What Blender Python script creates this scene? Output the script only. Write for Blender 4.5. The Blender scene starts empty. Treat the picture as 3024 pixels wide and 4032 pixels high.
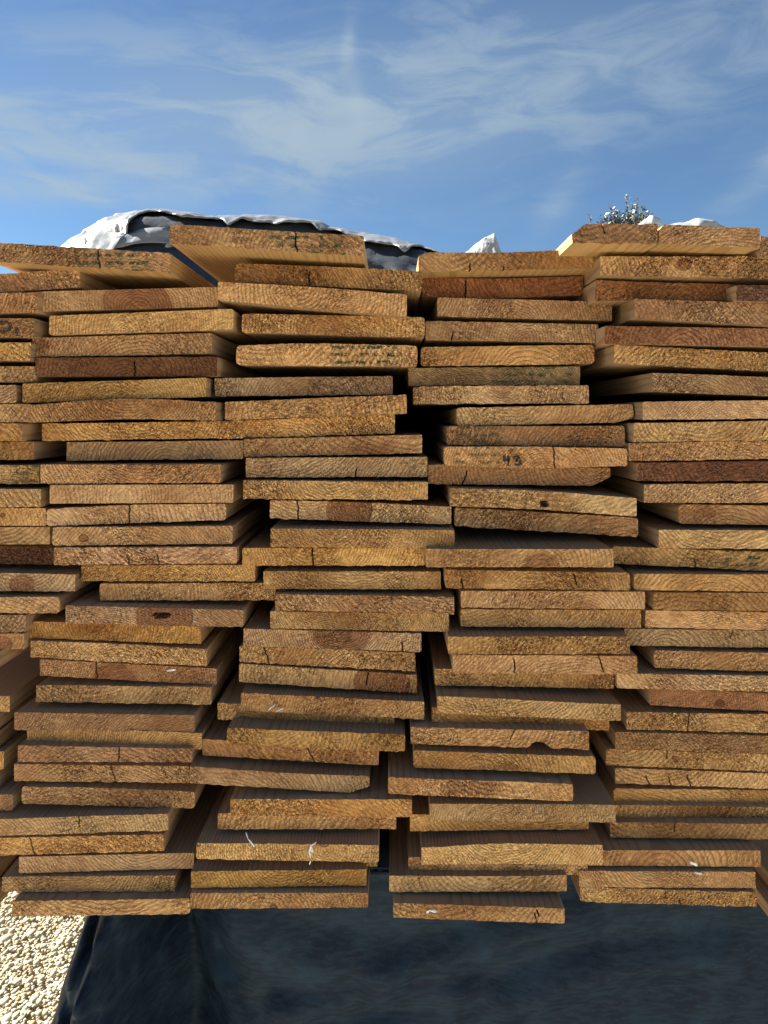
import bpy, bmesh, math, random
import numpy as np
from mathutils import Vector, Matrix, noise as mnoise
R = math.radians
rng = random.Random(7)
C = bpy.context.scene.collection
SC = bpy.context.scene

# ------------------------------------------------------------------ camera
F, CX, CY = 2800.0, 1512.0, 2016.0          # focal length and centre in photo pixels (3024 x 4032)
PITCH, YAW, H = 7.7, 0.57, 1.35             # degrees down, degrees left, eye height in metres
cam = bpy.data.cameras.new('camera'); camo = bpy.data.objects.new('camera', cam); C.objects.link(camo)
cam.sensor_fit = 'VERTICAL'; cam.sensor_height = 36.0; cam.lens = F/4032*36.0
cam.clip_start = 0.02; cam.clip_end = 5000
camo.location = (0, 0, H); camo.rotation_euler = (R(90-PITCH), 0, R(YAW))
SC.camera = camo
SC.view_settings.view_transform = 'Standard'; SC.view_settings.look = 'None'
SC.view_settings.exposure = 2.05; SC.view_settings.gamma = 1.0
SUN_AZ, SUN_EL = -68.0, 40.0                # azimuth from +Y towards +X

# ------------------------------------------------------------------ node helpers
class NT:
    def __init__(s, tree): s.t = tree; s.n = tree.nodes; s.l = tree.links
    def new(s, kind, **kw):
        n = s.n.new(kind)
        for k, v in kw.items(): setattr(n, k, v)
        return n
    def put(s, sock, v):
        if v is None: return
        if hasattr(v, 'is_linked') or hasattr(v, 'links'): s.l.new(v, sock)
        else:
            if hasattr(sock.default_value, '__len__') and not hasattr(v, '__len__'):
                v = [v]*len(sock.default_value)
            if hasattr(sock.default_value, '__len__') and len(sock.default_value) == 4 and len(v) == 3: v = (*v, 1)
            sock.default_value = v
    def m(s, op, a, b=None, c=None, clamp=False):
        n = s.new('ShaderNodeMath', operation=op); n.use_clamp = clamp
        for i, v in enumerate((a, b, c)): s.put(n.inputs[i], v)
        return n.outputs[0]
    def vm(s, op, a, b=None):
        n = s.new('ShaderNodeVectorMath', operation=op)
        s.put(n.inputs[0], a); s.put(n.inputs[1], b)
        return n.outputs[1] if op in ('LENGTH', 'DOT_PRODUCT', 'DISTANCE') else n.outputs[0]
    def xyz(s, v):
        n = s.new('ShaderNodeSeparateXYZ'); s.put(n.inputs[0], v); return n.outputs
    def comb(s, x, y, z):
        n = s.new('ShaderNodeCombineXYZ')
        for i, v in enumerate((x, y, z)): s.put(n.inputs[i], v)
        return n.outputs[0]
    def noise(s, vec, scale, detail=2, rough=0.5, dist=0, dim='3D'):
        n = s.new('ShaderNodeTexNoise', noise_dimensions=dim); s.put(n.inputs['Vector'], vec)
        s.put(n.inputs['Scale'], scale); s.put(n.inputs['Detail'], detail); s.put(n.inputs['Roughness'], rough)
        s.put(n.inputs['Distortion'], dist); return n.outputs[0]
    def voro(s, vec, scale, feat='F1'):
        n = s.new('ShaderNodeTexVoronoi', feature=feat); s.put(n.inputs['Vector'], vec); s.put(n.inputs['Scale'], scale); return n.outputs
    def ramp(s, v, lo, hi, a=0.0, b=1.0, smooth=True):
        n = s.new('ShaderNodeMapRange', interpolation_type='SMOOTHSTEP' if smooth else 'LINEAR')
        for i, x in enumerate((v, lo, hi, a, b)): s.put(n.inputs[i], x)
        return n.outputs[0]
    def mix(s, f, a, b, blend='MIX'):
        n = s.new('ShaderNodeMix', data_type='RGBA', blend_type=blend, clamp_result=False)
        s.put(n.inputs[0], f); s.put(n.inputs[6], a); s.put(n.inputs[7], b); return n.outputs[2]
    def attr(s, name):
        return s.new('ShaderNodeAttribute', attribute_name=name).outputs
    def bump(s, h, strength, dist, normal=None):
        n = s.new('ShaderNodeBump'); s.put(n.inputs['Height'], h); s.put(n.inputs['Strength'], strength)
        s.put(n.inputs['Distance'], dist)
        if normal is not None: s.put(n.inputs['Normal'], normal)
        return n.outputs[0]
def material(name):
    m = bpy.data.materials.new(name); m.use_nodes = True; m.node_tree.nodes.clear()
    g = NT(m.node_tree); b = g.new('ShaderNodeBsdfPrincipled'); o = g.new('ShaderNodeOutputMaterial')
    g.l.new(b.outputs[0], o.inputs[0]); return m, g, b

# ------------------------------------------------------------------ sky and sun
world = bpy.data.worlds.new('World'); SC.world = world; world.use_nodes = True
wt = world.node_tree; wt.nodes.clear(); g = NT(wt)
sky = g.new('ShaderNodeTexSky', sky_type='NISHITA'); sky.sun_disc = False
sky.sun_elevation = R(SUN_EL); sky.sun_rotation = R(SUN_AZ % 360)
sky.air_density = 1.0; sky.dust_density = 0.35; sky.ozone_density = 2.2; sky.altitude = 900
dirn = g.new('ShaderNodeTexCoord').outputs['Generated']
dx, dy, dz = g.xyz(dirn)
az = g.m('ARCTAN2', dx, dy)                          # radians, 0 = +Y
el = g.m('ARCSINE', dz)
pv = g.comb(g.m('MULTIPLY', az, 1.0), g.m('MULTIPLY', el, 2.6), 0.0)
warp = g.noise(pv, 2.2, 3, 0.55)
pv2 = g.vm('ADD', pv, g.comb(g.m('MULTIPLY', g.m('SUBTRACT', warp, 0.5), 0.5), g.m('MULTIPLY', g.m('SUBTRACT', warp, 0.5), 0.35), 3.1))
fine = g.noise(g.vm('MULTIPLY', pv2, (1.0, 1.5, 1.0)), 5.5, 9, 0.60, 0.3)
soft = g.noise(g.vm('ADD', pv2, (4.3, 1.7, 0)), 1.8, 4, 0.5)
def blob(a0, e0, ra, re, rot=0.0, amp=1.0):
    """one cirrus patch of the sky dome, centred on azimuth a0 and elevation e0 (degrees)"""
    u = g.m('SUBTRACT', az, R(a0)); v = g.m('SUBTRACT', el, R(e0))
    c, s_ = math.cos(R(rot)), math.sin(R(rot))
    uu = g.m('DIVIDE', g.m('ADD', g.m('MULTIPLY', u, c), g.m('MULTIPLY', v, s_)), R(ra))
    vv = g.m('DIVIDE', g.m('SUBTRACT', g.m('MULTIPLY', v, c), g.m('MULTIPLY', u, s_)), R(re))
    d2 = g.m('ADD', g.m('MULTIPLY', uu, uu), g.m('MULTIPLY', vv, vv))
    return g.m('MULTIPLY', g.m('EXPONENT', g.m('MULTIPLY', d2, -1.0)), amp)
blobs = [(2, 22.5, 20, 4.6, 5, .75), (-10, 21, 14, 3.2, -6, .8), (-22, 18.5, 12, 2.6, -4, .55), (-24.2, 15.3, 4, .75, 2, 1.9), (-29, 17.6, 3, .6, -4, 1.0),
         (-20, 17.5, 7, 1.2, -5, .4), (-3.3, 25.2, .5, 1.7, -10, 1.0), (-2.7, 22.4, .65, 2.0, 9, 1.0), (-4.6, 23.4, 2.0, 2.6, 0, .3), (-6.3, 21.7, .7, 2.2, -25, .8), (-9, 20, 4, .8, -28, .35),
         (-30, 20, 6, .9, 0, .5), (22, 23, 14, 3.0, 8, .14), (27, 16.5, 4, .9, 35, .5), (12.5, 15.5, 1.0, 3.2, -35, .3),
         (-24, 33.2, 1.6, .35, -8, .35), (-22.5, 31.2, 1.5, .35, 0, .3), (-15, 33.4, 1.5, .4, 8, .25),
         (70, 30, 40, 12, 0, .5), (-110, 35, 50, 14, 0, .5), (170, 30, 60, 12, 0, .5)]
acc = None
for b_ in blobs:
    v = blob(*b_); acc = v if acc is None else g.m('ADD', acc, v)
streak = g.ramp(fine, 0.40, 0.66)
cl = g.m('MULTIPLY', acc, g.m('ADD', g.m('MULTIPLY', streak, .85), 0.28))
cl = g.m('ADD', cl, g.m('MULTIPLY', g.ramp(soft, 0.42, 0.75), 0.09))
cl = g.m('MULTIPLY', g.m('SUBTRACT', 1.0, g.m('EXPONENT', g.m('MULTIPLY', cl, -1.5))), 0.92)
cloudcol = (2.1, 2.65, 3.05)
skyc = g.mix(cl, g.mix(1.0, sky.outputs[0], (.43, .535, .60), 'MULTIPLY'), cloudcol)
bg = g.new('ShaderNodeBackground'); g.put(bg.inputs[0], skyc); bg.inputs[1].default_value = 0.05
wo = g.new('ShaderNodeOutputWorld'); g.l.new(bg.outputs[0], wo.inputs[0])
sl = bpy.data.lights.new('sun', 'SUN'); sl.energy = 5.0; sl.angle = R(0.5); sl.color = (1.0, 0.93, 0.82)
so = bpy.data.objects.new('sun', sl); C.objects.link(so)
sd = Vector((math.sin(R(SUN_AZ))*math.cos(R(SUN_EL)), math.cos(R(SUN_AZ))*math.cos(R(SUN_EL)), math.sin(R(SUN_EL))))
so.rotation_euler = sd.to_track_quat('Z', 'Y').to_euler()
so.location = (-6, 3, 8)

# ------------------------------------------------------------------ geometry helpers
RC = np.array(camo.rotation_euler.to_matrix())
def ray(px, py):
    d = RC @ np.array([(px-CX)/F, -(py-CY)/F, -1.0]); return d[0]/d[1], d[2]/d[1]
def at(px, py, Y):
    a, b = ray(px, py); return Vector((a*Y, Y, H+b*Y))
def tag(o, label=None, cat=None, group=None, kind=None):
    if label: o['label'] = label
    if cat: o['category'] = cat
    if group: o['group'] = group
    if kind: o['kind'] = kind
    return o
def link(name, me, mats, parent=None, loc=None):
    for m in mats: me.materials.append(m)
    o = bpy.data.objects.new(name, me); C.objects.link(o)
    if loc is not None: o.location = loc
    if parent: o.parent = parent
    return o
def pmesh(name, verts, faces, smooth=False):
    me = bpy.data.meshes.new(name); me.from_pydata([tuple(v) for v in verts], [], faces); me.update()
    if smooth: me.polygons.foreach_set('use_smooth', [True]*len(me.polygons))
    return me
def fbm(p, o=4): return mnoise.fractal(Vector(p), 1.0, 2.0, o)

# ------------------------------------------------------------------ wood
def wood_core(g):
    P = g.new('ShaderNodeTexCoord').outputs['Object']
    x, y, z = g.xyz(P)
    pith = g.xyz(g.attr('pith')[1]); par = g.xyz(g.attr('par')[1]); base = g.attr('tone')[0]
    seed = par[2]
    sv = g.vm('ADD', P, g.comb(seed, g.m('MULTIPLY', seed, 1.7), g.m('MULTIPLY', seed, 0.6)))
    return P, x, y, z, pith, par, base, seed, sv
def make_end():
    m, g, b = material('sawn_end_grain')
    P, x, y, z, pith, par, base, seed, sv = wood_core(g)
    heart = g.xyz(g.attr('heart')[1]); kn = g.xyz(g.attr('knot')[1]); st = g.xyz(g.attr('ink')[1])
    n1 = g.noise(sv, 26, 3, 0.55); n2 = g.noise(g.vm('ADD', sv, (9, 2, 5)), 26, 3, 0.55)
    w1 = g.noise(sv, 150, 2, 0.5)
    xx = g.m('ADD', g.m('SUBTRACT', x, pith[0]), g.m('MULTIPLY', g.m('SUBTRACT', n1, .5), .016))
    zz = g.m('ADD', g.m('SUBTRACT', z, pith[1]), g.m('MULTIPLY', g.m('SUBTRACT', n2, .5), .016))
    r = g.m('SQRT', g.m('ADD', g.m('MULTIPLY', xx, xx), g.m('MULTIPLY', zz, zz)))
    rr = g.m('ADD', r, g.m('MULTIPLY', g.m('SUBTRACT', w1, .5), .0016))
    irr = g.m('MULTIPLY', g.m('SUBTRACT', g.noise(g.comb(g.m('MULTIPLY', r, 60), seed, 0), 1, 2, .5), .5), 1.6)
    ph = g.m('ADD', g.m('DIVIDE', rr, pith[2]), irr)
    fr = g.m('FRACT', ph)
    late = g.m('MULTIPLY', g.ramp(fr, .35, .86), g.ramp(fr, .93, 1.0, 1, 0))
    lod = g.noise(g.vm('ADD', sv, (3, 8, 1)), 30, 2, .5)
    late = g.m('MULTIPLY', late, g.ramp(lod, .25, .6, .25, 1))
    # saw tooth streaks, at the board's own angle
    ang = g.m('MULTIPLY', seed, 1.0)
    ca, sa = g.m('COSINE', par[1]), g.m('SINE', par[1])
    u = g.m('ADD', g.m('MULTIPLY', x, ca), g.m('MULTIPLY', z, sa)); v = g.m('SUBTRACT', g.m('MULTIPLY', z, ca), g.m('MULTIPLY', x, sa))
    saw = g.noise(g.comb(g.m('MULTIPLY', u, 110), g.m('MULTIPLY', v, 520), seed), 1, 3, .6)
    chip = g.noise(sv, 420, 3, .62, .8)
    tear = g.voro(g.vm('ADD', sv, g.comb(g.m('MULTIPLY', g.m('SUBTRACT', chip, .5), .006), 0, 0)), 430)[0]
    patch = g.ramp(g.noise(g.vm('ADD', sv, (1, 4, 7)), 14, 3, .55), .38, .66)          # clean-cut or torn zones
    rough = g.m('MULTIPLY', par[0], g.m('ADD', .35, g.m('MULTIPLY', patch, .9)))
    # colour
    col = g.mix(g.ramp(g.noise(g.vm('ADD', sv, (6, 1, 2)), 10, 3, .6), .35, .72), base, g.mix(1.0, base, (.66, .56, .50), 'MULTIPLY'))
    col = g.mix(g.m('MULTIPLY', g.ramp(g.noise(g.vm('ADD', sv, (2, 7, 3)), 34, 4, .65), .52, .75), .55), col, g.mix(1.0, base, (.62, .50, .44), 'MULTIPLY'))
    col = g.mix(g.m('MULTIPLY', late, .64), col, g.mix(1.0, base, (.46, .33, .26), 'MULTIPLY'))
    hz = g.m('MULTIPLY', g.ramp(g.m('SUBTRACT', r, heart[0]), -.0022, .0022, 1, 0), heart[1])
    col = g.mix(hz, col, g.mix(1.0, col, (.50, .36, .33), 'MULTIPLY'))
    # knot
    smg = heart[2]; kxs = g.m('SUBTRACT', 1.0, g.m('MULTIPLY', smg, .62))
    kd = g.m('SQRT', g.m('ADD', g.m('POWER', g.m('MULTIPLY', g.m('SUBTRACT', x, kn[0]), kxs), 2), g.m('POWER', g.m('MULTIPLY', g.m('SUBTRACT', z, kn[1]), 1.15), 2)))
    kd = g.m('ADD', kd, g.m('MULTIPLY', g.m('SUBTRACT', n1, .5), g.m('ADD', .012, g.m('MULTIPLY', smg, .014))))
    kw = g.m('ADD', .0012, g.m('MULTIPLY', smg, .005))
    kin = g.ramp(g.m('SUBTRACT', kd, kn[2]), g.m('MULTIPLY', kw, -1), kw, 1, 0)
    kin = g.m('MULTIPLY', kin, g.m('SUBTRACT', .92, g.m('MULTIPLY', smg, .28)))
    krim = g.ramp(g.m('ABSOLUTE', g.m('SUBTRACT', kd, kn[2])), 0, .0014, .75, 0)
    krim = g.m('MULTIPLY', krim, g.m('SUBTRACT', 1.0, smg))
    krim = g.m('MULTIPLY', krim, g.ramp(n2, .42, .6))
    kring = g.ramp(g.m('FRACT', g.m('ADD', g.m('MULTIPLY', kd, 300), g.m('MULTIPLY', w1, .8))), .2, .9)
    kcol = g.mix(kring, g.mix(1.0, base, (.54, .38, .33), 'MULTIPLY'), g.mix(1.0, base, (.34, .23, .20), 'MULTIPLY'))
    col = g.mix(kin, col, g.mix(smg, kcol, g.mix(1.0, col, (.50, .37, .35), 'MULTIPLY')))
    col = g.mix(g.m('MULTIPLY', krim, g.ramp(kn[2], 0, .001)), col, (.045, .026, .018))
    # torn fibres: pale chips and dark pits
    flake = g.noise(g.comb(g.m('MULTIPLY', u, 230), g.m('MULTIPLY', v, 480), g.m('ADD', seed, 3)), 1, 2, .55, .6)
    hi = g.m('MULTIPLY', g.m('MAXIMUM', g.ramp(chip, .54, .66), g.ramp(flake, .56, .66)), g.m('MULTIPLY', rough, .85), clamp=True)
    lo = g.m('MULTIPLY', g.m('MAXIMUM', g.ramp(chip, .47, .36), g.ramp(flake, .43, .33)), g.m('MULTIPLY', rough, .85), clamp=True)
    col = g.mix(lo, col, g.mix(1.0, col, (.36, .29, .25), 'MULTIPLY'))
    col = g.mix(hi, col, g.mix(1.0, col, (1.60, 1.64, 1.68), 'MULTIPLY'))
    col = g.mix(g.m('MULTIPLY', g.ramp(saw, .42, .58), .62), col, g.mix(1.0, col, (.60, .54, .50), 'MULTIPLY'))
    # ink stamp
    inx = g.m('MULTIPLY', g.ramp(g.m('SUBTRACT', x, st[0]), -.004, .004), g.ramp(g.m('SUBTRACT', x, st[1]), -.004, .004, 1, 0))
    row = g.ramp(g.m('ABSOLUTE', g.m('SUBTRACT', g.m('FRACT', g.m('MULTIPLY', z, 135)), .5)), .14, .30, 1, 0)
    glyph = g.ramp(g.noise(g.vm('ADD', sv, (5, 5, 5)), 170, 2, .6), .44, .52)
    inkm = g.m('MULTIPLY', g.m('MULTIPLY', inx, glyph), g.m('MULTIPLY', g.m('ADD', .35, g.m('MULTIPLY', row, .65)), g.m('MULTIPLY', g.ramp(chip, .34, .56), st[2])))
    col = g.mix(inkm, col, (.02, .05, .026))
    g.put(b.inputs['Base Color'], col)
    g.put(b.inputs['Roughness'], .82); b.inputs['Specular IOR Level'].default_value = .18
    grit = g.noise(sv, 1100, 1, .5)
    col = g.mix(g.m('MULTIPLY', g.ramp(grit, .50, .38), g.m('MULTIPLY', rough, .55)), col, g.mix(1.0, col, (.45, .38, .33), 'MULTIPLY'))
    col = g.mix(g.m('MULTIPLY', g.ramp(grit, .53, .64), g.m('MULTIPLY', rough, .55)), col, g.mix(1.0, col, (1.5, 1.52, 1.55), 'MULTIPLY'))
    g.put(b.inputs['Base Color'], col)
    h = g.m('ADD', g.m('MULTIPLY', chip, g.m('MULTIPLY', rough, 1.0)), g.m('MULTIPLY', late, .30))
    h = g.m('ADD', h, g.m('MULTIPLY', tear, g.m('MULTIPLY', rough, .5)))
    h = g.m('ADD', h, g.m('MULTIPLY', saw, .5)); h = g.m('ADD', h, g.m('MULTIPLY', flake, rough))
    g.put(b.inputs['Normal'], g.bump(h, 1.0, .0028))
    return m
def make_long():
    m, g, b = material('planed_long_grain')
    P, x, y, z, pith, par, base, seed, sv = wood_core(g)
    ys = g.m('MULTIPLY', y, .22)
    lv = g.vm('ADD', g.comb(x, ys, z), g.comb(seed, seed, seed))
    n1 = g.noise(lv, 14, 3, .5); n2 = g.noise(g.vm('ADD', lv, (4, 2, 9)), 14, 3, .5)
    xx = g.m('ADD', g.m('SUBTRACT', x, pith[0]), g.m('MULTIPLY', g.m('SUBTRACT', n1, .5), .018))
    zz = g.m('ADD', g.m('SUBTRACT', z, pith[1]), g.m('MULTIPLY', g.m('SUBTRACT', n2, .5), .018))
    r = g.m('SQRT', g.m('ADD', g.m('MULTIPLY', xx, xx), g.m('MULTIPLY', zz, zz)))
    fr = g.m('FRACT', g.m('DIVIDE', r, g.m('MULTIPLY', pith[2], 1.25)))
    late = g.m('MULTIPLY', g.ramp(fr, .45, .88), g.ramp(fr, .94, 1.0, 1, 0))
    fib = g.noise(g.comb(g.m('MULTIPLY', x, 900), g.m('MULTIPLY', y, 16), g.m('MULTIPLY', z, 900)), 1, 3, .6)
    face_shaded = g.attr('face')[0]
    col = g.mix(g.m('MULTIPLY', late, .42), face_shaded, g.mix(1.0, face_shaded, (.50, .38, .28), 'MULTIPLY'))
    col = g.mix(g.m('MULTIPLY', g.ramp(fib, .4, .65), .3), col, g.mix(1.0, col, (.68, .62, .56), 'MULTIPLY'))
    stain = g.ramp(g.noise(g.vm('ADD', lv, (8, 3, 1)), 9, 3, .55), .5, .75)
    col = g.mix(g.m('MULTIPLY', stain, .55), col, g.mix(1.0, col, (.62, .55, .52), 'MULTIPLY'))
    g.put(b.inputs['Base Color'], col); b.inputs['Roughness'].default_value = .72; b.inputs['Specular IOR Level'].default_value = .25
    g.put(b.inputs['Normal'], g.bump(g.m('ADD', g.m('MULTIPLY', fib, .6), late), .5, .0006))
    return m
M_END, M_LONG = make_end(), make_long()
TONE = dict(tan=(.61, .425, .215), gold=(.65, .43, .175), pale=(.72, .545, .305), grey=(.54, .40, .225), brown=(.50, .33, .17),
            red=(.39, .205, .10), dark=(.21, .118, .071), rose=(.60, .40, .22), straw=(.68, .49, .24), olive=(.46, .36, .19))

OFF = dict(A=(0, 800), D=(0, 1700), G=(0, 2600), P1=(800, 800), P2=(800, 1700), P3=(700, 2600), Q1=(1550, 800), Q2=(1600, 1700),
           Q3=(1450, 2600), C=(2024, 800), F=(2024, 1700), I=(2024, 2600))
ZS = 1.659
COLN = ['far left edge column', 'left column', 'centre-left column', 'centre-right column', 'right column', 'far right edge column']
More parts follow.
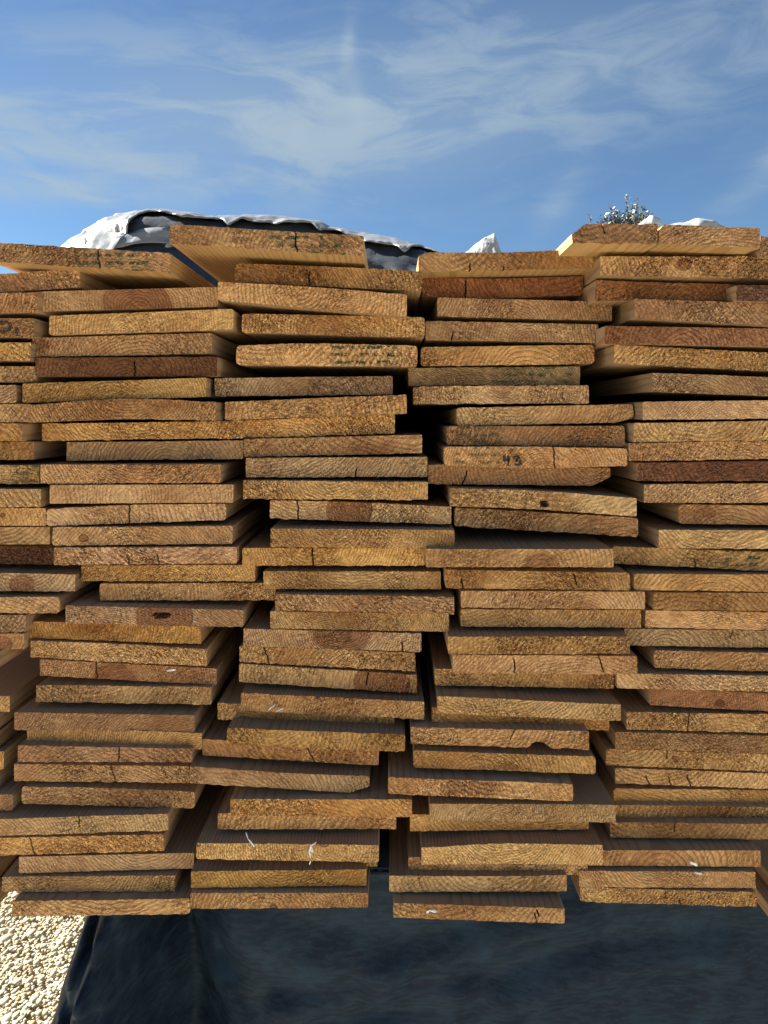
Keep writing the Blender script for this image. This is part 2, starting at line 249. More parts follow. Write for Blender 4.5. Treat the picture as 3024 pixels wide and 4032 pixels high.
# column, crop, left x, top, bottom, right x, top, bottom (crop px), tone, look, options
B = [
 # ---- sliver column at the left edge
 (0,'A',-675,510,628,515,425,548,'brown','brown board with dark knot stain, tucked under top board',dict(sm=(60,520,27))),
 (0,'A',-952,600,745,238,582,710,'brown','brown board with diagonal rings',dict()),
 (0,'A',-975,750,875,222,752,875,'brown','brown board bearing black pen marks',dict(mark=[[(10,775),(-25,800),(-20,835),(20,845),(60,830),(70,795),(45,775),(10,778)],[(112,815),(116,868)]])),
 (0,'A',-990,910,1030,205,910,1030,'gold','rough golden tan board above a dark slot',dict(rough=1.3)),
 (0,'A',-950,1065,1185,240,1065,1167,'pale','pale board with widely spaced upright rings',dict(sp=4.2,pith=(900,900))),
 (0,'A',-1080,1190,1308,105,1188,1305,'brown','short brown board with dark right edge',dict()),
 (0,'A',-1000,1315,1432,200,1312,1432,'tan','tan board with coarse slanting rings',dict(sp=3.8)),
 (0,'A',-1040,1440,1562,150,1438,1555,'brown','brown board with big rounded rings',dict(sp=5.5,pith=(-40,1640))),
 (0,'D',-970,75,200,220,65,183,'brown','rough brown board beside a deep black gap',dict(rough=1.3)),
 (0,'D',-940,220,345,255,218,340,'olive','greenish grey stamped board',dict(st=(60,250,.8))),
 (0,'D',-920,368,500,265,375,493,'pale','pale board with wavy upright rings',dict(sp=4.4,pith=(-400,900))),
 (0,'D',-890,500,615,305,498,612,'rose','smooth board with swirling spots',dict(rough=.5,kn=(20,545,16))),
 (0,'D',-860,625,740,325,622,735,'grey','smooth greyish board with sunny patch',dict(rough=.5)),
 (0,'D',-850,745,868,350,750,865,'dark','dark mottled board with torn black fibres',dict(rough=1.6)),
 (0,'D',-700,902,1030,487,935,1047,'pale','pale board with a smooth brown knot patch',dict(kn=(140,1010,85))),
 (0,'D',-800,1080,1185,385,1080,1188,'tan','plain tan board with rounded right corner',dict(rad=.004)),
 (0,'D',-1025,1205,1318,165,1200,1312,'brown','short golden brown board above a round knot',dict(rough=1.1)),
 (0,'D',-1035,1322,1425,158,1318,1420,'rose','short board cut through a round knot',dict(kn=(20,1385,60))),
 (0,'G',-1100,228,335,70,228,332,'straw','straw board with long top face',dict()),
 (0,'G',-1160,590,705,30,592,705,'straw','pale sliver of board end at frame edge',dict()),
 (0,'G',-1100,875,975,90,872,975,'tan','tan board with wide top face',dict()),
 (0,'G',-1200,1330,1430,-8,1330,1430,'red','reddish board side just inside frame edge',dict()),
 (0,'G',-1200,1500,1600,-6,1495,1600,'red','lowest reddish board side above bright gravel',dict()),
 (0,'D',-1060,1445,1550,-15,1440,1548,'brown','dark board side under short knotty board',dict()),
 (0,'G',-1150,350,455,-12,350,455,'brown','dark striped board side against the frame edge',dict()),
 (0,'G',-1150,470,575,-10,470,575,'brown','shaded board side above the pale sliver',dict()),
 (0,'G',-1150,725,850,-18,725,850,'brown','dark recessed board side below the pale sliver',dict()),
 # ---- left column
 (1,'A',-80,253,380,1112,325,455,'brown','tilted board with green stamp and crack',dict(st=(470,990,1.0),ck=[(625,0,1,-.12)],rough=1.25,tp=[(0,0),(1,0)])),
 (1,'A',240,580,710,1420,545,675,'grey','grey tan board with half-round dark heart',dict(pith=(905,690),sp=2.6,ht=(215,.85),rough=.5)),
 (1,'A',320,735,862,1525,690,825,'tan','tan board with rings centred on its lower edge',dict(pith=(800,850),sp=2.7,rad=.0025)),
 (1,'A',205,880,1003,1385,847,985,'brown','brown board with dark stain at left end',dict(pith=(900,1200),sp=3.0,sm=(255,925,42))),
 (1,'A',232,1010,1133,1420,1003,1130,'dark','very dark reddish brown board',dict(pith=(835,1200),rough=.9,ck=[(832,0,.8,.01)])),
 (1,'A',145,1178,1302,1348,1140,1265,'tan','tan board with arching rings and clean right edge',dict(pith=(740,1420),sp=2.6)),
 (1,'A',195,1318,1432,1415,1300,1420,'brown','bowed tan brown board with purple brown smudge',dict(tp=[(0,0),(.5,30),(1,0)],bp=[(0,0),(.5,14),(1,0)],pith=(800,1130),sm=(1200,1320,35),sp=2.5)),
 (1,'A',280,1440,1553,1430,1425,1535,'straw','straw board with shallow bowl-shaped rings',dict(pith=(850,1150),sp=2.9)),
 (1,'D',440,68,188,1585,58,178,'grey','grey tan board with big arc at right',dict(pith=(1100,330),sp=3.2)),
 (1,'D',258,215,340,1447,213,332,'rose','rosy brown board with long slanting rings',dict(pith=(900,-30),sp=2.7)),
 (1,'D',325,348,470,1525,345,462,'grey','smooth greyish board with centred round rings',dict(pith=(805,425),sp=3.2,rough=.4)),
 (1,'D',308,505,615,1475,470,578,'tan','board split in two by a vertical crack',dict(ck=[(818,0,1,.01)],rad=.0035,tp=[(0,0),(.43,10),(1,0)],pith=(300,700))),
 (1,'D',345,625,743,1518,615,733,'tan','tan board with small purple knot at left',dict(kn=(545,695,30),pith=(900,1000),sp=2.8)),
 (1,'D',352,758,873,1548,752,858,'rose','rough rosy board with small knot on lower edge',dict(kn=(975,850,38),rough=1.4)),
 (1,'D',527,875,978,1667,868,975,'straw','straw board with wide fine arching rings',dict(pith=(1100,1180),sp=2.2)),
 (1,'D',650,993,1103,1800,988,1100,'gold','golden brown board with upright rings',dict(pith=(2200,900),sp=3.0)),
 (1,'D',430,1135,1250,1588,1165,1278,'grey','grey board with large knot and open hole',dict(kn=(1075,1195,185),hole=(1060,1195,62),sp=2.1,pith=(300,3000))),
 (1,'D',172,1240,1350,1315,1270,1385,'gold','golden brown board with reddish swirl left of middle',dict(sm=(600,1290,45),pith=(600,1240))),
 (1,'D',205,1360,1470,1348,1425,1535,'tan','rough tan board with pale torn patch',dict(rough=1.2,pith=(800,1700),sp=2.8,tp=[(0,0),(.5,6),(1,0)],bp=[(0,0),(.5,-4),(1,0)])),
 (1,'D',265,1483,1590,1412,1550,1658,'brown','board with dark heart and a white shred',dict(pith=(750,1660),ht=(165,.8),sp=2.0,ck=[(545,.1,1,-.1)])),
 (1,'G',232,165,275,1383,172,285,'grey','grey brown board with frayed left end',dict(rough=1.3,tp=[(0,0),(.25,0),(1,0)])),
 (1,'G',92,340,455,1272,358,475,'brown','brown board with broad grey top face and dark streak',dict(sm=(770,360,22),sp=2.2,pith=(1300,900))),
 (1,'G',170,455,545,1322,480,578,'gold','yellow board mostly hidden under one with grey top',dict(h=1,sp=2.2)),
 (1,'G',117,555,662,1255,578,668,'brown','brown board broken by a jagged middle crack',dict(ck=[(745,0,1,.03)],h2=1)),
 (1,'G',90,680,790,1237,690,800,'rose','board with chewed pale left end and slanted crack',dict(ck=[(700,.0,1,-.25)],rough=1.2)),
 (1,'G',145,822,930,1270,862,972,'brown','brown board with curved right-hand sag',dict(tp=[(0,0),(.5,8),(1,0)],rad=.003)),
 (1,'G',-75,1038,1150,1098,1002,1112,'pale','pale board with deep dark top face',dict(ck=[(450,.4,1,.01)],pith=(-300,1500),sp=3.0)),
 (1,'G',-110,1167,1283,1075,1132,1240,'tan','tan board with black slanted crack at left',dict(ck=[(120,0,1,-.3)],sm=(520,1245,27),pith=(500,1500),sp=3.2)),
 (1,'G',127,1280,1388,1265,1262,1363,'grey','greyish board with smooth sweeping rings',dict(pith=(900,1100),sp=3.0,rough=.5)),
 (1,'G',8,1420,1520,1147,1400,1505,'tan','speckled tan board with tiny round knot',dict(kn=(735,1425,16),rough=1.2)),
 (1,'G',78,1575,1676,1243,1555,1655,'gold','golden brown board over gravel and tarp',dict(rad=.003)),
 # ---- centre-left column
 (2,'P1',-217,137,265,1048,213,345,'brown','jutting board with green stamps and underside showing',dict(st=(420,920,1.0),ck=[(600,.0,1,-.12)],rough=1.1,pith=(650,470),sp=3.4)),
 (2,'P1',205,390,515,1429,446,576,'brown','dark tan board with rounded left corners',dict(rad=.004,rough=1.2,tp=[(0,0),(.4,4),(1,0)],ck=[(690,.0,.7,.02)])),
 (2,'P1',97,515,635,1330,597,740,'tan','tan board sloping down right with swirling rings',dict(pith=(640,560),sp=3.2,tp=[(0,0),(.5,8),(1,0)])),
 (2,'P1',255,722,848,1448,743,878,'tan','tan board with reddish central pith',dict(pith=(770,835),ht=(150,.5),sp=3.3,rad=.003)),
 (2,'P1',218,930,1058,1400,930,1068,'straw','straw board with dark green stamp and rounded ends',dict(st=(820,1280,1.1),rad=.004,g=1,tp=[(0,0),(.4,12),(1,0)])),
 (2,'P1',78,1143,1262,1238,1128,1250,'grey','greyish board below a wide black slot',dict(pith=(700,1400),g=1,sp=2.6)),
 (2,'P1',145,1298,1418,1330,1250,1376,'rose','pinkish board rising to the right',dict(rough=1.2,sm=(200,1350,35),pith=(700,1420))),
 (2,'P1',100,1425,1540,1252,1380,1505,'gold','bright golden speckled board',dict(rough=1.3,kn=(845,1450,20))),
 (2,'P2',262,48,165,1430,20,140,'rose','rosy tan board with purplish stain near right',dict(sm=(1110,115,30))),
 (2,'P2',280,172,298,1465,165,295,'grey','dull grey brown board with slanting grain',dict()),
 (2,'P2',260,318,440,1467,328,445,'straw','flaky pale board with drooping rings',dict(pith=(850,250),rough=1.3,sp=2.7)),
 (2,'P2',435,448,567,1620,488,605,'straw','pale board with purple brown knot in the middle',dict(kn=(960,510,150),ck=[(610,.0,1,.0)],tp=[(0,0),(.4,6),(1,0)],rough=1.1)),
 (2,'P2',440,632,755,1642,640,765,'rose','rosy board with bowl-shaped rings and grey top face',dict(pith=(840,560),sp=2.6,rough=1.1)),
 (2,'P2',257,757,872,1447,765,877,'gold','yellow board with vertical crack left of middle',dict(ck=[(703,0,1,.01)],pith=(690,690),sp=2.7)),
 (2,'P2',395,910,1027,1552,915,1030,'straw','light yellow board with shallow curved rings',dict(pith=(980,600),sp=2.6)),
 (2,'P2',470,1060,1168,1640,1080,1193,'rose','light brown board with diagonal saw streaks',dict(rough=1.1)),
 (2,'P2',440,1170,1280,1607,1195,1310,'gold','orange brown board with fine rings',dict(sp=1.8,rough=.7,pith=(800,1000),ht=(230,.35))),
 (2,'P2',263,1285,1402,1425,1318,1438,'tan','tan board with purple brown hanging heart',dict(pith=(910,1270),ht=(195,.8),sp=2.3)),
 (2,'P2',235,1402,1508,1385,1440,1562,'gold','rough golden board with slanted crack at left',dict(ck=[(380,0,1,-.35)],rough=1.35)),
 (2,'P3',400,22,142,1562,95,215,'straw','cracked pale board with red round knot at right',dict(kn=(1330,140,190),ck=[(1235,.35,.95,.02)],sp=4.0,pith=(2600,400))),
 (2,'P3',413,212,325,1610,272,388,'rose','pinkish rough board with broad grey top face',dict(rough=1.3)),
 (2,'P3',262,275,383,1415,335,440,'gold','orange board mostly hidden under a pinkish one',dict(h=1,rough=1.3)),
 (2,'P3',323,437,548,1485,490,602,'gold','golden rough board with striped dark top face',dict(rough=1.25,rad=.0025)),
 (2,'P3',160,520,622,1313,585,687,'brown','half hidden brown board with slanted crack',dict(h=1,ck=[(860,.0,.8,-.5)])),
 (2,'P3',80,690,800,1252,760,872,'tan','tan board with slanted grey lower right corner',dict(bp=[(0,0),(.45,0),(.89,-6),(1,52)],tp=[(0,0),(.5,-8),(1,0)],pith=(300,1100))),
 (2,'P3',340,912,1020,1530,903,1018,'gold','golden board with slight bow',dict(rough=1.1,pith=(900,1400))),
 (2,'P3',262,990,1102,1427,1000,1105,'straw','half hidden straw board poking out at left',dict(h=1)),
 (2,'P3',118,1200,1305,1313,1200,1312,'straw','yellow board with black knot and white fibres',dict(kn=(955,1190,32),pith=(960,1230),sp=2.4)),
 (2,'P3',168,1245,1343,1303,1245,1340,'straw','strip of yellow board under the knotty one',dict(h=1)),
 (2,'P3',90,1372,1480,1232,1372,1478,'gold','golden brown board with clean right edge above tarp',dict(pith=(700,1250))),
 (2,'P3',83,1518,1622,1243,1522,1618,'gold','lowest golden board with small dark bark notch',dict(kn=(628,1612,20))),
 # ---- centre-right column
 (3,'Q1',162,338,450,1342,297,425,'brown','brown board with split curved grain at left end',dict(pith=(380,180),sp=4.5,rough=.7,ck=[(505,.0,.4,.02),(725,0,.35,0)],tp=[(0,-2),(.06,14),(.5,-4),(1,0)])),
 (3,'Q1',185,483,607,1238,478,602,'red','dark red board with one yellow patch',dict(tp=[(0,0),(.4,-10),(1,0)],bp=[(0,0),(.35,-16),(1,0)],rough=.9,ck=[(480,.1,.9,.01)])),
 (3,'Q1',285,615,740,1425,645,768,'brown','dark tan board with low arching rings',dict(pith=(800,830),sp=2.4)),
 (3,'Q1',208,770,892,1340,790,912,'grey','greyish board with mauve brown middle',dict(pith=(850,900),sp=2.8,sm=(840,880,22))),
 (3,'Q1',177,940,1065,1310,925,1050,'tan','tan board with rounded corners and large arcs',dict(rad=.004,pith=(880,1180),sp=3.6)),
 (3,'Q1',97,1077,1193,1217,1067,1187,'olive','olive brown board with smeared green stamp',dict(st=(650,1210,.85),sp=1.8)),
 (3,'Q1',130,1197,1312,1273,1190,1308,'tan','rough tan board with pinkish arc, over a black void',dict(rough=1.3,pith=(720,1180),ht=(70,.4))),
 (3,'Q1',412,1338,1455,1562,1312,1432,'straw','bleached pale board with rounded right corner',dict(rad=.003,g=1,rough=.9,bp=[(0,0),(.9,0),(1,30)])),
 (3,'Q1',348,1457,1580,1512,1455,1590,'brown','dark board with pale knot patch and green smear',dict(st=(450,760,.6),rough=1.2,rad=.003)),
 (3,'Q2',247,97,220,1445,110,225,'rose','board with handwritten 43 and green stamp',dict(st=(310,620,.8),pith=(900,330),sp=2.4,rad=.003,tp=[(0,0),(.5,4),(1,0)],bp=[(0,0),(.5,-14),(1,0)],ck=[(970,.0,1,-.05)],
    mark=[[(640,158),(633,184),(672,188)],[(668,160),(666,222)],[(696,168),(722,158),(738,168),(712,186)],[(712,186),(742,192),(750,206),(738,216),(706,214)]])),
 (3,'Q2',143,215,340,1332,235,355,'brown','brown board with tan knot and rounded-off right end',dict(ck=[(395,0,.7,.35)],bp=[(0,0),(.9,0),(1,60)])),
 (3,'Q2',287,368,490,1500,433,553,'pale','pale board with black knot hole',dict(kn=(905,470,19),hole=(905,472,14),sp=4.3,pith=(1000,-600),tp=[(0,0),(.45,12),(1,0)],bp=[(0,0),(.4,12),(1,0)],rough=.9)),
 (3,'Q2',315,497,618,1510,562,685,'tan','rough tan board over a long dark wedge gap',dict(rough=1.5,rad=.0025)),
 (3,'Q2',128,768,885,1352,765,885,'straw','yellow board with half-round heart and knotted top face',dict(pith=(880,900),ht=(125,.7),sp=3.3,rough=.8)),
 (3,'Q2',255,905,1025,1457,918,1032,'gold','golden board with smooth arching rings',dict(pith=(850,1150),sp=2.8,rad=.003)),
 (3,'Q2',358,1040,1150,1558,1045,1160,'tan','tan board with brown shading along lower right',dict(pith=(1150,1250),sp=2.9,ht=(150,.45))),
 (3,'Q2',355,1160,1272,1533,1165,1280,'straw','light board with steep diagonal rings',dict(pith=(300,700),sp=3.2)),
 (3,'Q2',272,1335,1450,1462,1340,1455,'gold','reddish gold board with rough speckled end',dict(rough=1.4)),
 (3,'Q2',305,1458,1578,1508,1465,1585,'tan','tan board with two fine vertical cracks',dict(ck=[(745,.0,.85,-.02),(1340,.2,1,-.3)])),
 (3,'Q3',435,60,165,1600,97,183,'tan','half hidden tan board sticking out at left',dict(h=1)),
 (3,'Q3',453,232,345,1650,290,397,'straw','straw board with grey striped top face, jutting right',dict(rough=1.1)),
 (3,'Q3',415,303,412,1573,392,460,'gold','half hidden board with resin blob and brown streak',dict(h=1)),
 (3,'Q3',277,440,548,1440,460,583,'tan','board with broken jagged lower right corner',dict(ck=[(940,.45,1,.5)],bp=[(0,0),(.63,0),(.66,0),(.69,42),(.74,46),(.78,8),(.83,-4),(.86,14),(.92,6),(1,0)])),
 (3,'Q3',295,593,705,1482,625,738,'gold','golden board with rounded lower left corner',dict(rad=.003,sm=(890,700,35))),
 (3,'Q3',130,765,875,1337,805,920,'tan','wide-set board with smooth brown cut patch',dict(sm=(720,830,75),rad=.002)),
 (3,'Q3',403,940,1050,1613,940,1055,'straw','bright straw board with wide top face at right',dict(pith=(850,1080),sp=2.2,rough=.7)),
 (3,'Q3',273,1000,1110,1443,1000,1110,'gold','half hidden golden board beneath bright straw one',dict(h=1)),
 (3,'Q3',348,1228,1338,1530,1203,1335,'pale','cupped pale board with nested curved rings',dict(tp=[(0,0),(.45,22),(1,0)],bp=[(0,0),(.5,8),(1,0)],pith=(880,1060),sp=2.6)),
 (3,'Q3',262,1287,1395,1430,1310,1398,'straw','half hidden straw board under the cupped one',dict(h=1)),
 (3,'Q3',137,1407,1515,1297,1403,1508,'straw','straw board with faint round knot, reaching left',dict(kn=(785,1425,17),tp=[(0,0),(.5,-6),(1,0)])),
 (3,'Q3',163,1593,1690,1280,1612,1712,'gold','lowest jutting board with deep brown top face',dict(sm=(830,1625,42))),
 # ---- right column
 (4,'C',380,135,262,940,137,265,'brown','narrow board with cut-off sunlit left corner',dict(tp=[(0,-58),(.16,0),(1,0)],rough=1.2,place='topmost on the right')),
 (4,'C',948,140,265,1610,160,293,'brown','narrow brown board right beside another narrow board',dict(rough=1.2,place='top right',tp=[(0,-30),(.05,0),(1,0)])),
 (4,'C',565,345,470,1760,350,498,'tan','rough tan board with one smooth light brown patch',dict(rough=1.4,kn=(1115,400,40))),
 (4,'C',530,505,638,1445,530,637,'red','reddish brown board ending in darker red block',dict(sm=(1330,580,57))),
 (4,'C',1450,535,640,2640,555,665,'dark','dark brown board with tiny white dot',dict(place='under frame edge in right column')),
 (4,'C',790,622,750,1990,668,820,'brown','brown board with flaky torn middle',dict(rough=1.2)),
 (4,'C',595,800,918,1790,822,940,'red','dark board with concentric rings like ripples',dict(pith=(1090,965),sp=3.6,rough=.7)),
 (4,'C',655,925,1047,1850,985,1110,'tan','tan board with ragged left edge',dict(rough=1.2,pith=(1100,1300))),
 (4,'C',905,1107,1230,2100,1152,1278,'grey','greyish board framed by black gaps',dict(g=1,pith=(1200,1400),sp=2.4)),
 (4,'C',838,1297,1415,2030,1283,1405,'pale','pale board with feathery saw marks',dict(g=1,sp=2.0)),
 (4,'C',785,1437,1562,1980,1417,1545,'tan','light tan board with clear bowl-shaped rings',dict(pith=(1250,1150),sp=3.4,rough=.8)),
 (4,'F',748,75,193,1940,53,172,'brown','brown board with rounded arc toward frame edge',dict(pith=(1500,300))),
 (4,'F',805,203,325,2000,188,318,'dark','blackened board with frayed dark fibres',dict(rough=1.3,pith=(1500,0))),
 (4,'F',850,345,465,2050,333,465,'pale','pale grey board with diagonal saw streaks',dict()),
 (4,'F',1075,475,600,2270,490,618,'rose','recessed smooth board with rosy swirls',dict(rad=.004,rough=.6,sm=(1300,545,35))),
 (4,'F',948,642,762,2140,645,768,'straw','straw board with broad left side in view',dict(pith=(1400,300),sp=3.2)),
 (4,'F',650,750,862,1840,792,918,'gold','golden board with dark green stamp and stain',dict(st=(1420,1700,1.1),sm=(1270,830,30))),
 (4,'F',780,925,1030,1960,937,1052,'gold','golden tan board with long flat rings',dict(pith=(1300,1300))),
 (4,'F',910,1048,1162,2100,1058,1175,'brown','tan board starting right of a shaded slot',dict()),
 (4,'F',862,1168,1280,2050,1183,1303,'tan','olive tan board with fine striped grain',dict(sp=1.8)),
 (4,'F',720,1285,1395,1900,1304,1416,'olive','olive tan board reaching far left under others',dict()),
 (4,'F',915,1430,1545,2110,1452,1580,'rose','recessed board with chewed left corner',dict(rad=.003)),
 (4,'I',670,82,180,1860,108,213,'straw','straw board with coarse curved rings at left',dict(pith=(1500,-300),sp=3.2)),
 (4,'I',888,185,297,2080,232,352,'red','red brown board with dark grey round knot',dict(kn=(1350,285,30),pith=(1350,285),rough=.7,sp=2.2)),
 (4,'I',737,340,455,1930,355,478,'grey','greyish board split by a vertical crack',dict(ck=[(1165,0,1,.03)],rough=1.4)),
 (4,'I',665,472,583,1850,494,614,'brown','brown board with reddish left side',dict(pith=(1500,200))),
 (4,'I',602,580,687,1790,617,730,'straw','straw board with knotty swirl and short crack',dict(kn=(1060,645,30),ck=[(1030,.6,1,.2)])),
 (4,'I',660,703,803,1850,745,848,'tan','tan board with three short black cracks',dict(ck=[(905,0,.6,-.3),(1050,0,.6,-.3),(1185,.0,.7,-.35)],rough=1.1)),
 (4,'I',650,835,942,1840,852,960,'gold','golden board with flowing lines and rounded left corner',dict(rad=.004,pith=(600,1600))),
 (4,'I',660,942,1040,1850,962,1062,'straw','board with long smooth dark brown patch',dict(sm=(1190,1000,105))),
 (4,'I',630,1062,1162,1820,1065,1165,'brown','brown board with central vertical crack above striped one',dict(ck=[(1115,.5,1,.0)])),
 (4,'I',478,1238,1337,1612,1245,1352,'gold','striped board with bold reddish rings',dict(pith=(960,1385),sp=5.0,rough=.7,ht=(225,.5))),
 (4,'I',425,1375,1480,1578,1383,1490,'tan','tan board with a silvery shred on top edge',dict(pith=(900,1250),sp=2.6)),
 (4,'I',435,1488,1585,1580,1508,1605,'tan','lowest speckled tan board, over the tarp',dict(rough=1.3,rad=.002)),
 # ---- sliver column at the right edge
 (5,'C',1612,215,352,2800,250,388,'brown','brown board end beside the top right boards',dict()),
 (5,'C',2280,395,511,3470,395,511,'tan','',dict(nx=1)),
 (5,'C',2280,520,636,3470,520,636,'tan','',dict(nx=1)),
 (5,'C',2280,645,761,3470,645,761,'tan','',dict(nx=1)),
 (5,'C',2280,770,886,3470,770,886,'tan','',dict(nx=1)),
 (5,'C',2280,895,1011,3470,895,1011,'tan','',dict(nx=1)),
 (5,'C',2280,1020,1136,3470,1020,1136,'tan','',dict(nx=1)),
 (5,'C',2280,1145,1261,3470,1145,1261,'tan','',dict(nx=1)),
 (5,'C',2280,1270,1386,3470,1270,1386,'tan','',dict(nx=1)),
 (5,'C',2280,1395,1511,3470,1395,1511,'tan','',dict(nx=1)),
 (5,'C',2280,1520,1636,3470,1520,1636,'tan','',dict(nx=1)),
 (5,'F',2280,150,266,3470,150,266,'tan','',dict(nx=1)),
 (5,'F',2280,275,391,3470,275,391,'tan','',dict(nx=1)),
 (5,'F',2280,400,516,3470,400,516,'tan','',dict(nx=1)),
 (5,'F',2280,525,641,3470,525,641,'tan','',dict(nx=1)),
 (5,'F',2280,650,766,3470,650,766,'tan','',dict(nx=1)),
 (5,'F',2280,780,896,3470,780,896,'tan','',dict(nx=1)),
 (5,'F',2280,905,1021,3470,905,1021,'tan','',dict(nx=1)),
 (5,'F',2280,1030,1146,3470,1030,1146,'tan','',dict(nx=1)),
 (5,'F',2280,1160,1276,3470,1160,1276,'tan','',dict(nx=1)),
 (5,'F',2280,1290,1406,3470,1290,1406,'tan','',dict(nx=1)),
 (5,'F',2280,1420,1536,3470,1420,1536,'tan','',dict(nx=1)),
 (5,'F',2280,1550,1666,3470,1550,1666,'tan','',dict(nx=1)),
 (5,'I',1690,1425,1520,2850,1425,1520,'tan','grey tan board side beside striped board',dict()),
 (5,'I',1668,1600,1690,2850,1610,1700,'tan','lower tan board side above the tarp',dict()),
]
D0, W0, T0 = 0.7186, 0.184, 0.0183
ORD = ['', 'top', 'second', 'third', 'fourth', 'fifth', 'sixth', 'seventh', 'eighth', 'ninth', 'tenth', 'eleventh', 'twelfth', 'thirteenth', 'fourteenth',
       'fifteenth', 'sixteenth', 'seventeenth', 'eighteenth', 'nineteenth', 'twentieth', 'twenty-first', 'twenty-second', 'twenty-third', 'twenty-fourth',
       'twenty-fifth', 'twenty-sixth', 'twenty-seventh', 'twenty-eighth', 'twenty-ninth', 'thirtieth', 'thirty-first', 'thirty-second', 'thirty-third', 'thirty-fourth', 'thirty-fifth']
bd = []
for row in B:
    c, crop, xl, tl, bl, xr, tr, br, tone, look, op = row
    ox, oy = OFF[crop]; f = lambda x, y, ox=ox, oy=oy: (ox+x/ZS, oy+y/ZS)
    bd.append(dict(c=c, crop=crop, TL=f(xl, tl), BL=f(xl, bl), TR=f(xr, tr), BR=f(xr, br), tone=tone, look=look, op=op, f=f, xl=xl, xr=xr))
# least squares for how far each board end juts out (metres towards the viewer)
def yat(p, q, x): return p[1]+(q[1]-p[1])*(x-p[0])/(q[0]-p[0])
n = len(bd); rowsA, rhs = [], []
def eq(co, v, sig):
    r = np.zeros(n)
    for i, k in co: r[i] += k
    rowsA.append(r/sig); rhs.append(v/sig)
for i, b_ in enumerate(bd): eq([(i, 1)], 0.0, .022)
for i, b_ in enumerate(bd):
    if b_['c'] in (1, 2, 3) and b_['xl'] > -70 or (b_['c'] == 2):
        if 'topmost' in b_['op'].get('place', ''): continue
        k = (ray(*b_['TR'])[0]-ray(*b_['TL'])[0]); eq([(i, k)], k*D0-W0, .0045)
    # thickness of the boards whose whole end shows
    if not b_['op'].get('h'):
        xm = .5*(b_['TL'][0]+b_['TR'][0])
for i, l in enumerate(bd):
    if l['op'].get('g'): continue
    best = {}
    for j, u in enumerate(bd):
        if j == i: continue
        x0, x1 = max(l['TL'][0], u['TL'][0]), min(l['TR'][0], u['TR'][0])
        if x1-x0 < 180: continue
        xm = .5*(x0+x1); yb = yat(u['BL'], u['BR'], xm); yt = yat(l['TL'], l['TR'], xm)
        if l['op'].get('h'): yt = yat(l['BL'], l['BR'], xm)-40
        if abs(yt-yb) < 75 and (yat(u['TL'], u['TR'], xm) < yat(l['BL'], l['BR'], xm)-45): best[j] = (xm, yb)
    for j, (xm, yb) in best.items():
        su = ray(xm, yb)[1]
        if l['op'].get('h'):
            sl_ = ray(xm, yat(l['BL'], l['BR'], xm))[1]
            eq([(j, -su), (i, sl_)], -(su*D0) + sl_*D0+T0, .003)
        else:
            sl_ = ray(xm, yat(l['TL'], l['TR'], xm))[1]
            eq([(j, -su), (i, sl_)], -(su*D0)+sl_*D0, .004)
delta = np.linalg.lstsq(np.array(rowsA), np.array(rhs), rcond=None)[0]
delta = np.clip(delta, -.09, .10)
for b_, d_ in zip(bd, delta): b_['d'] = float(d_)

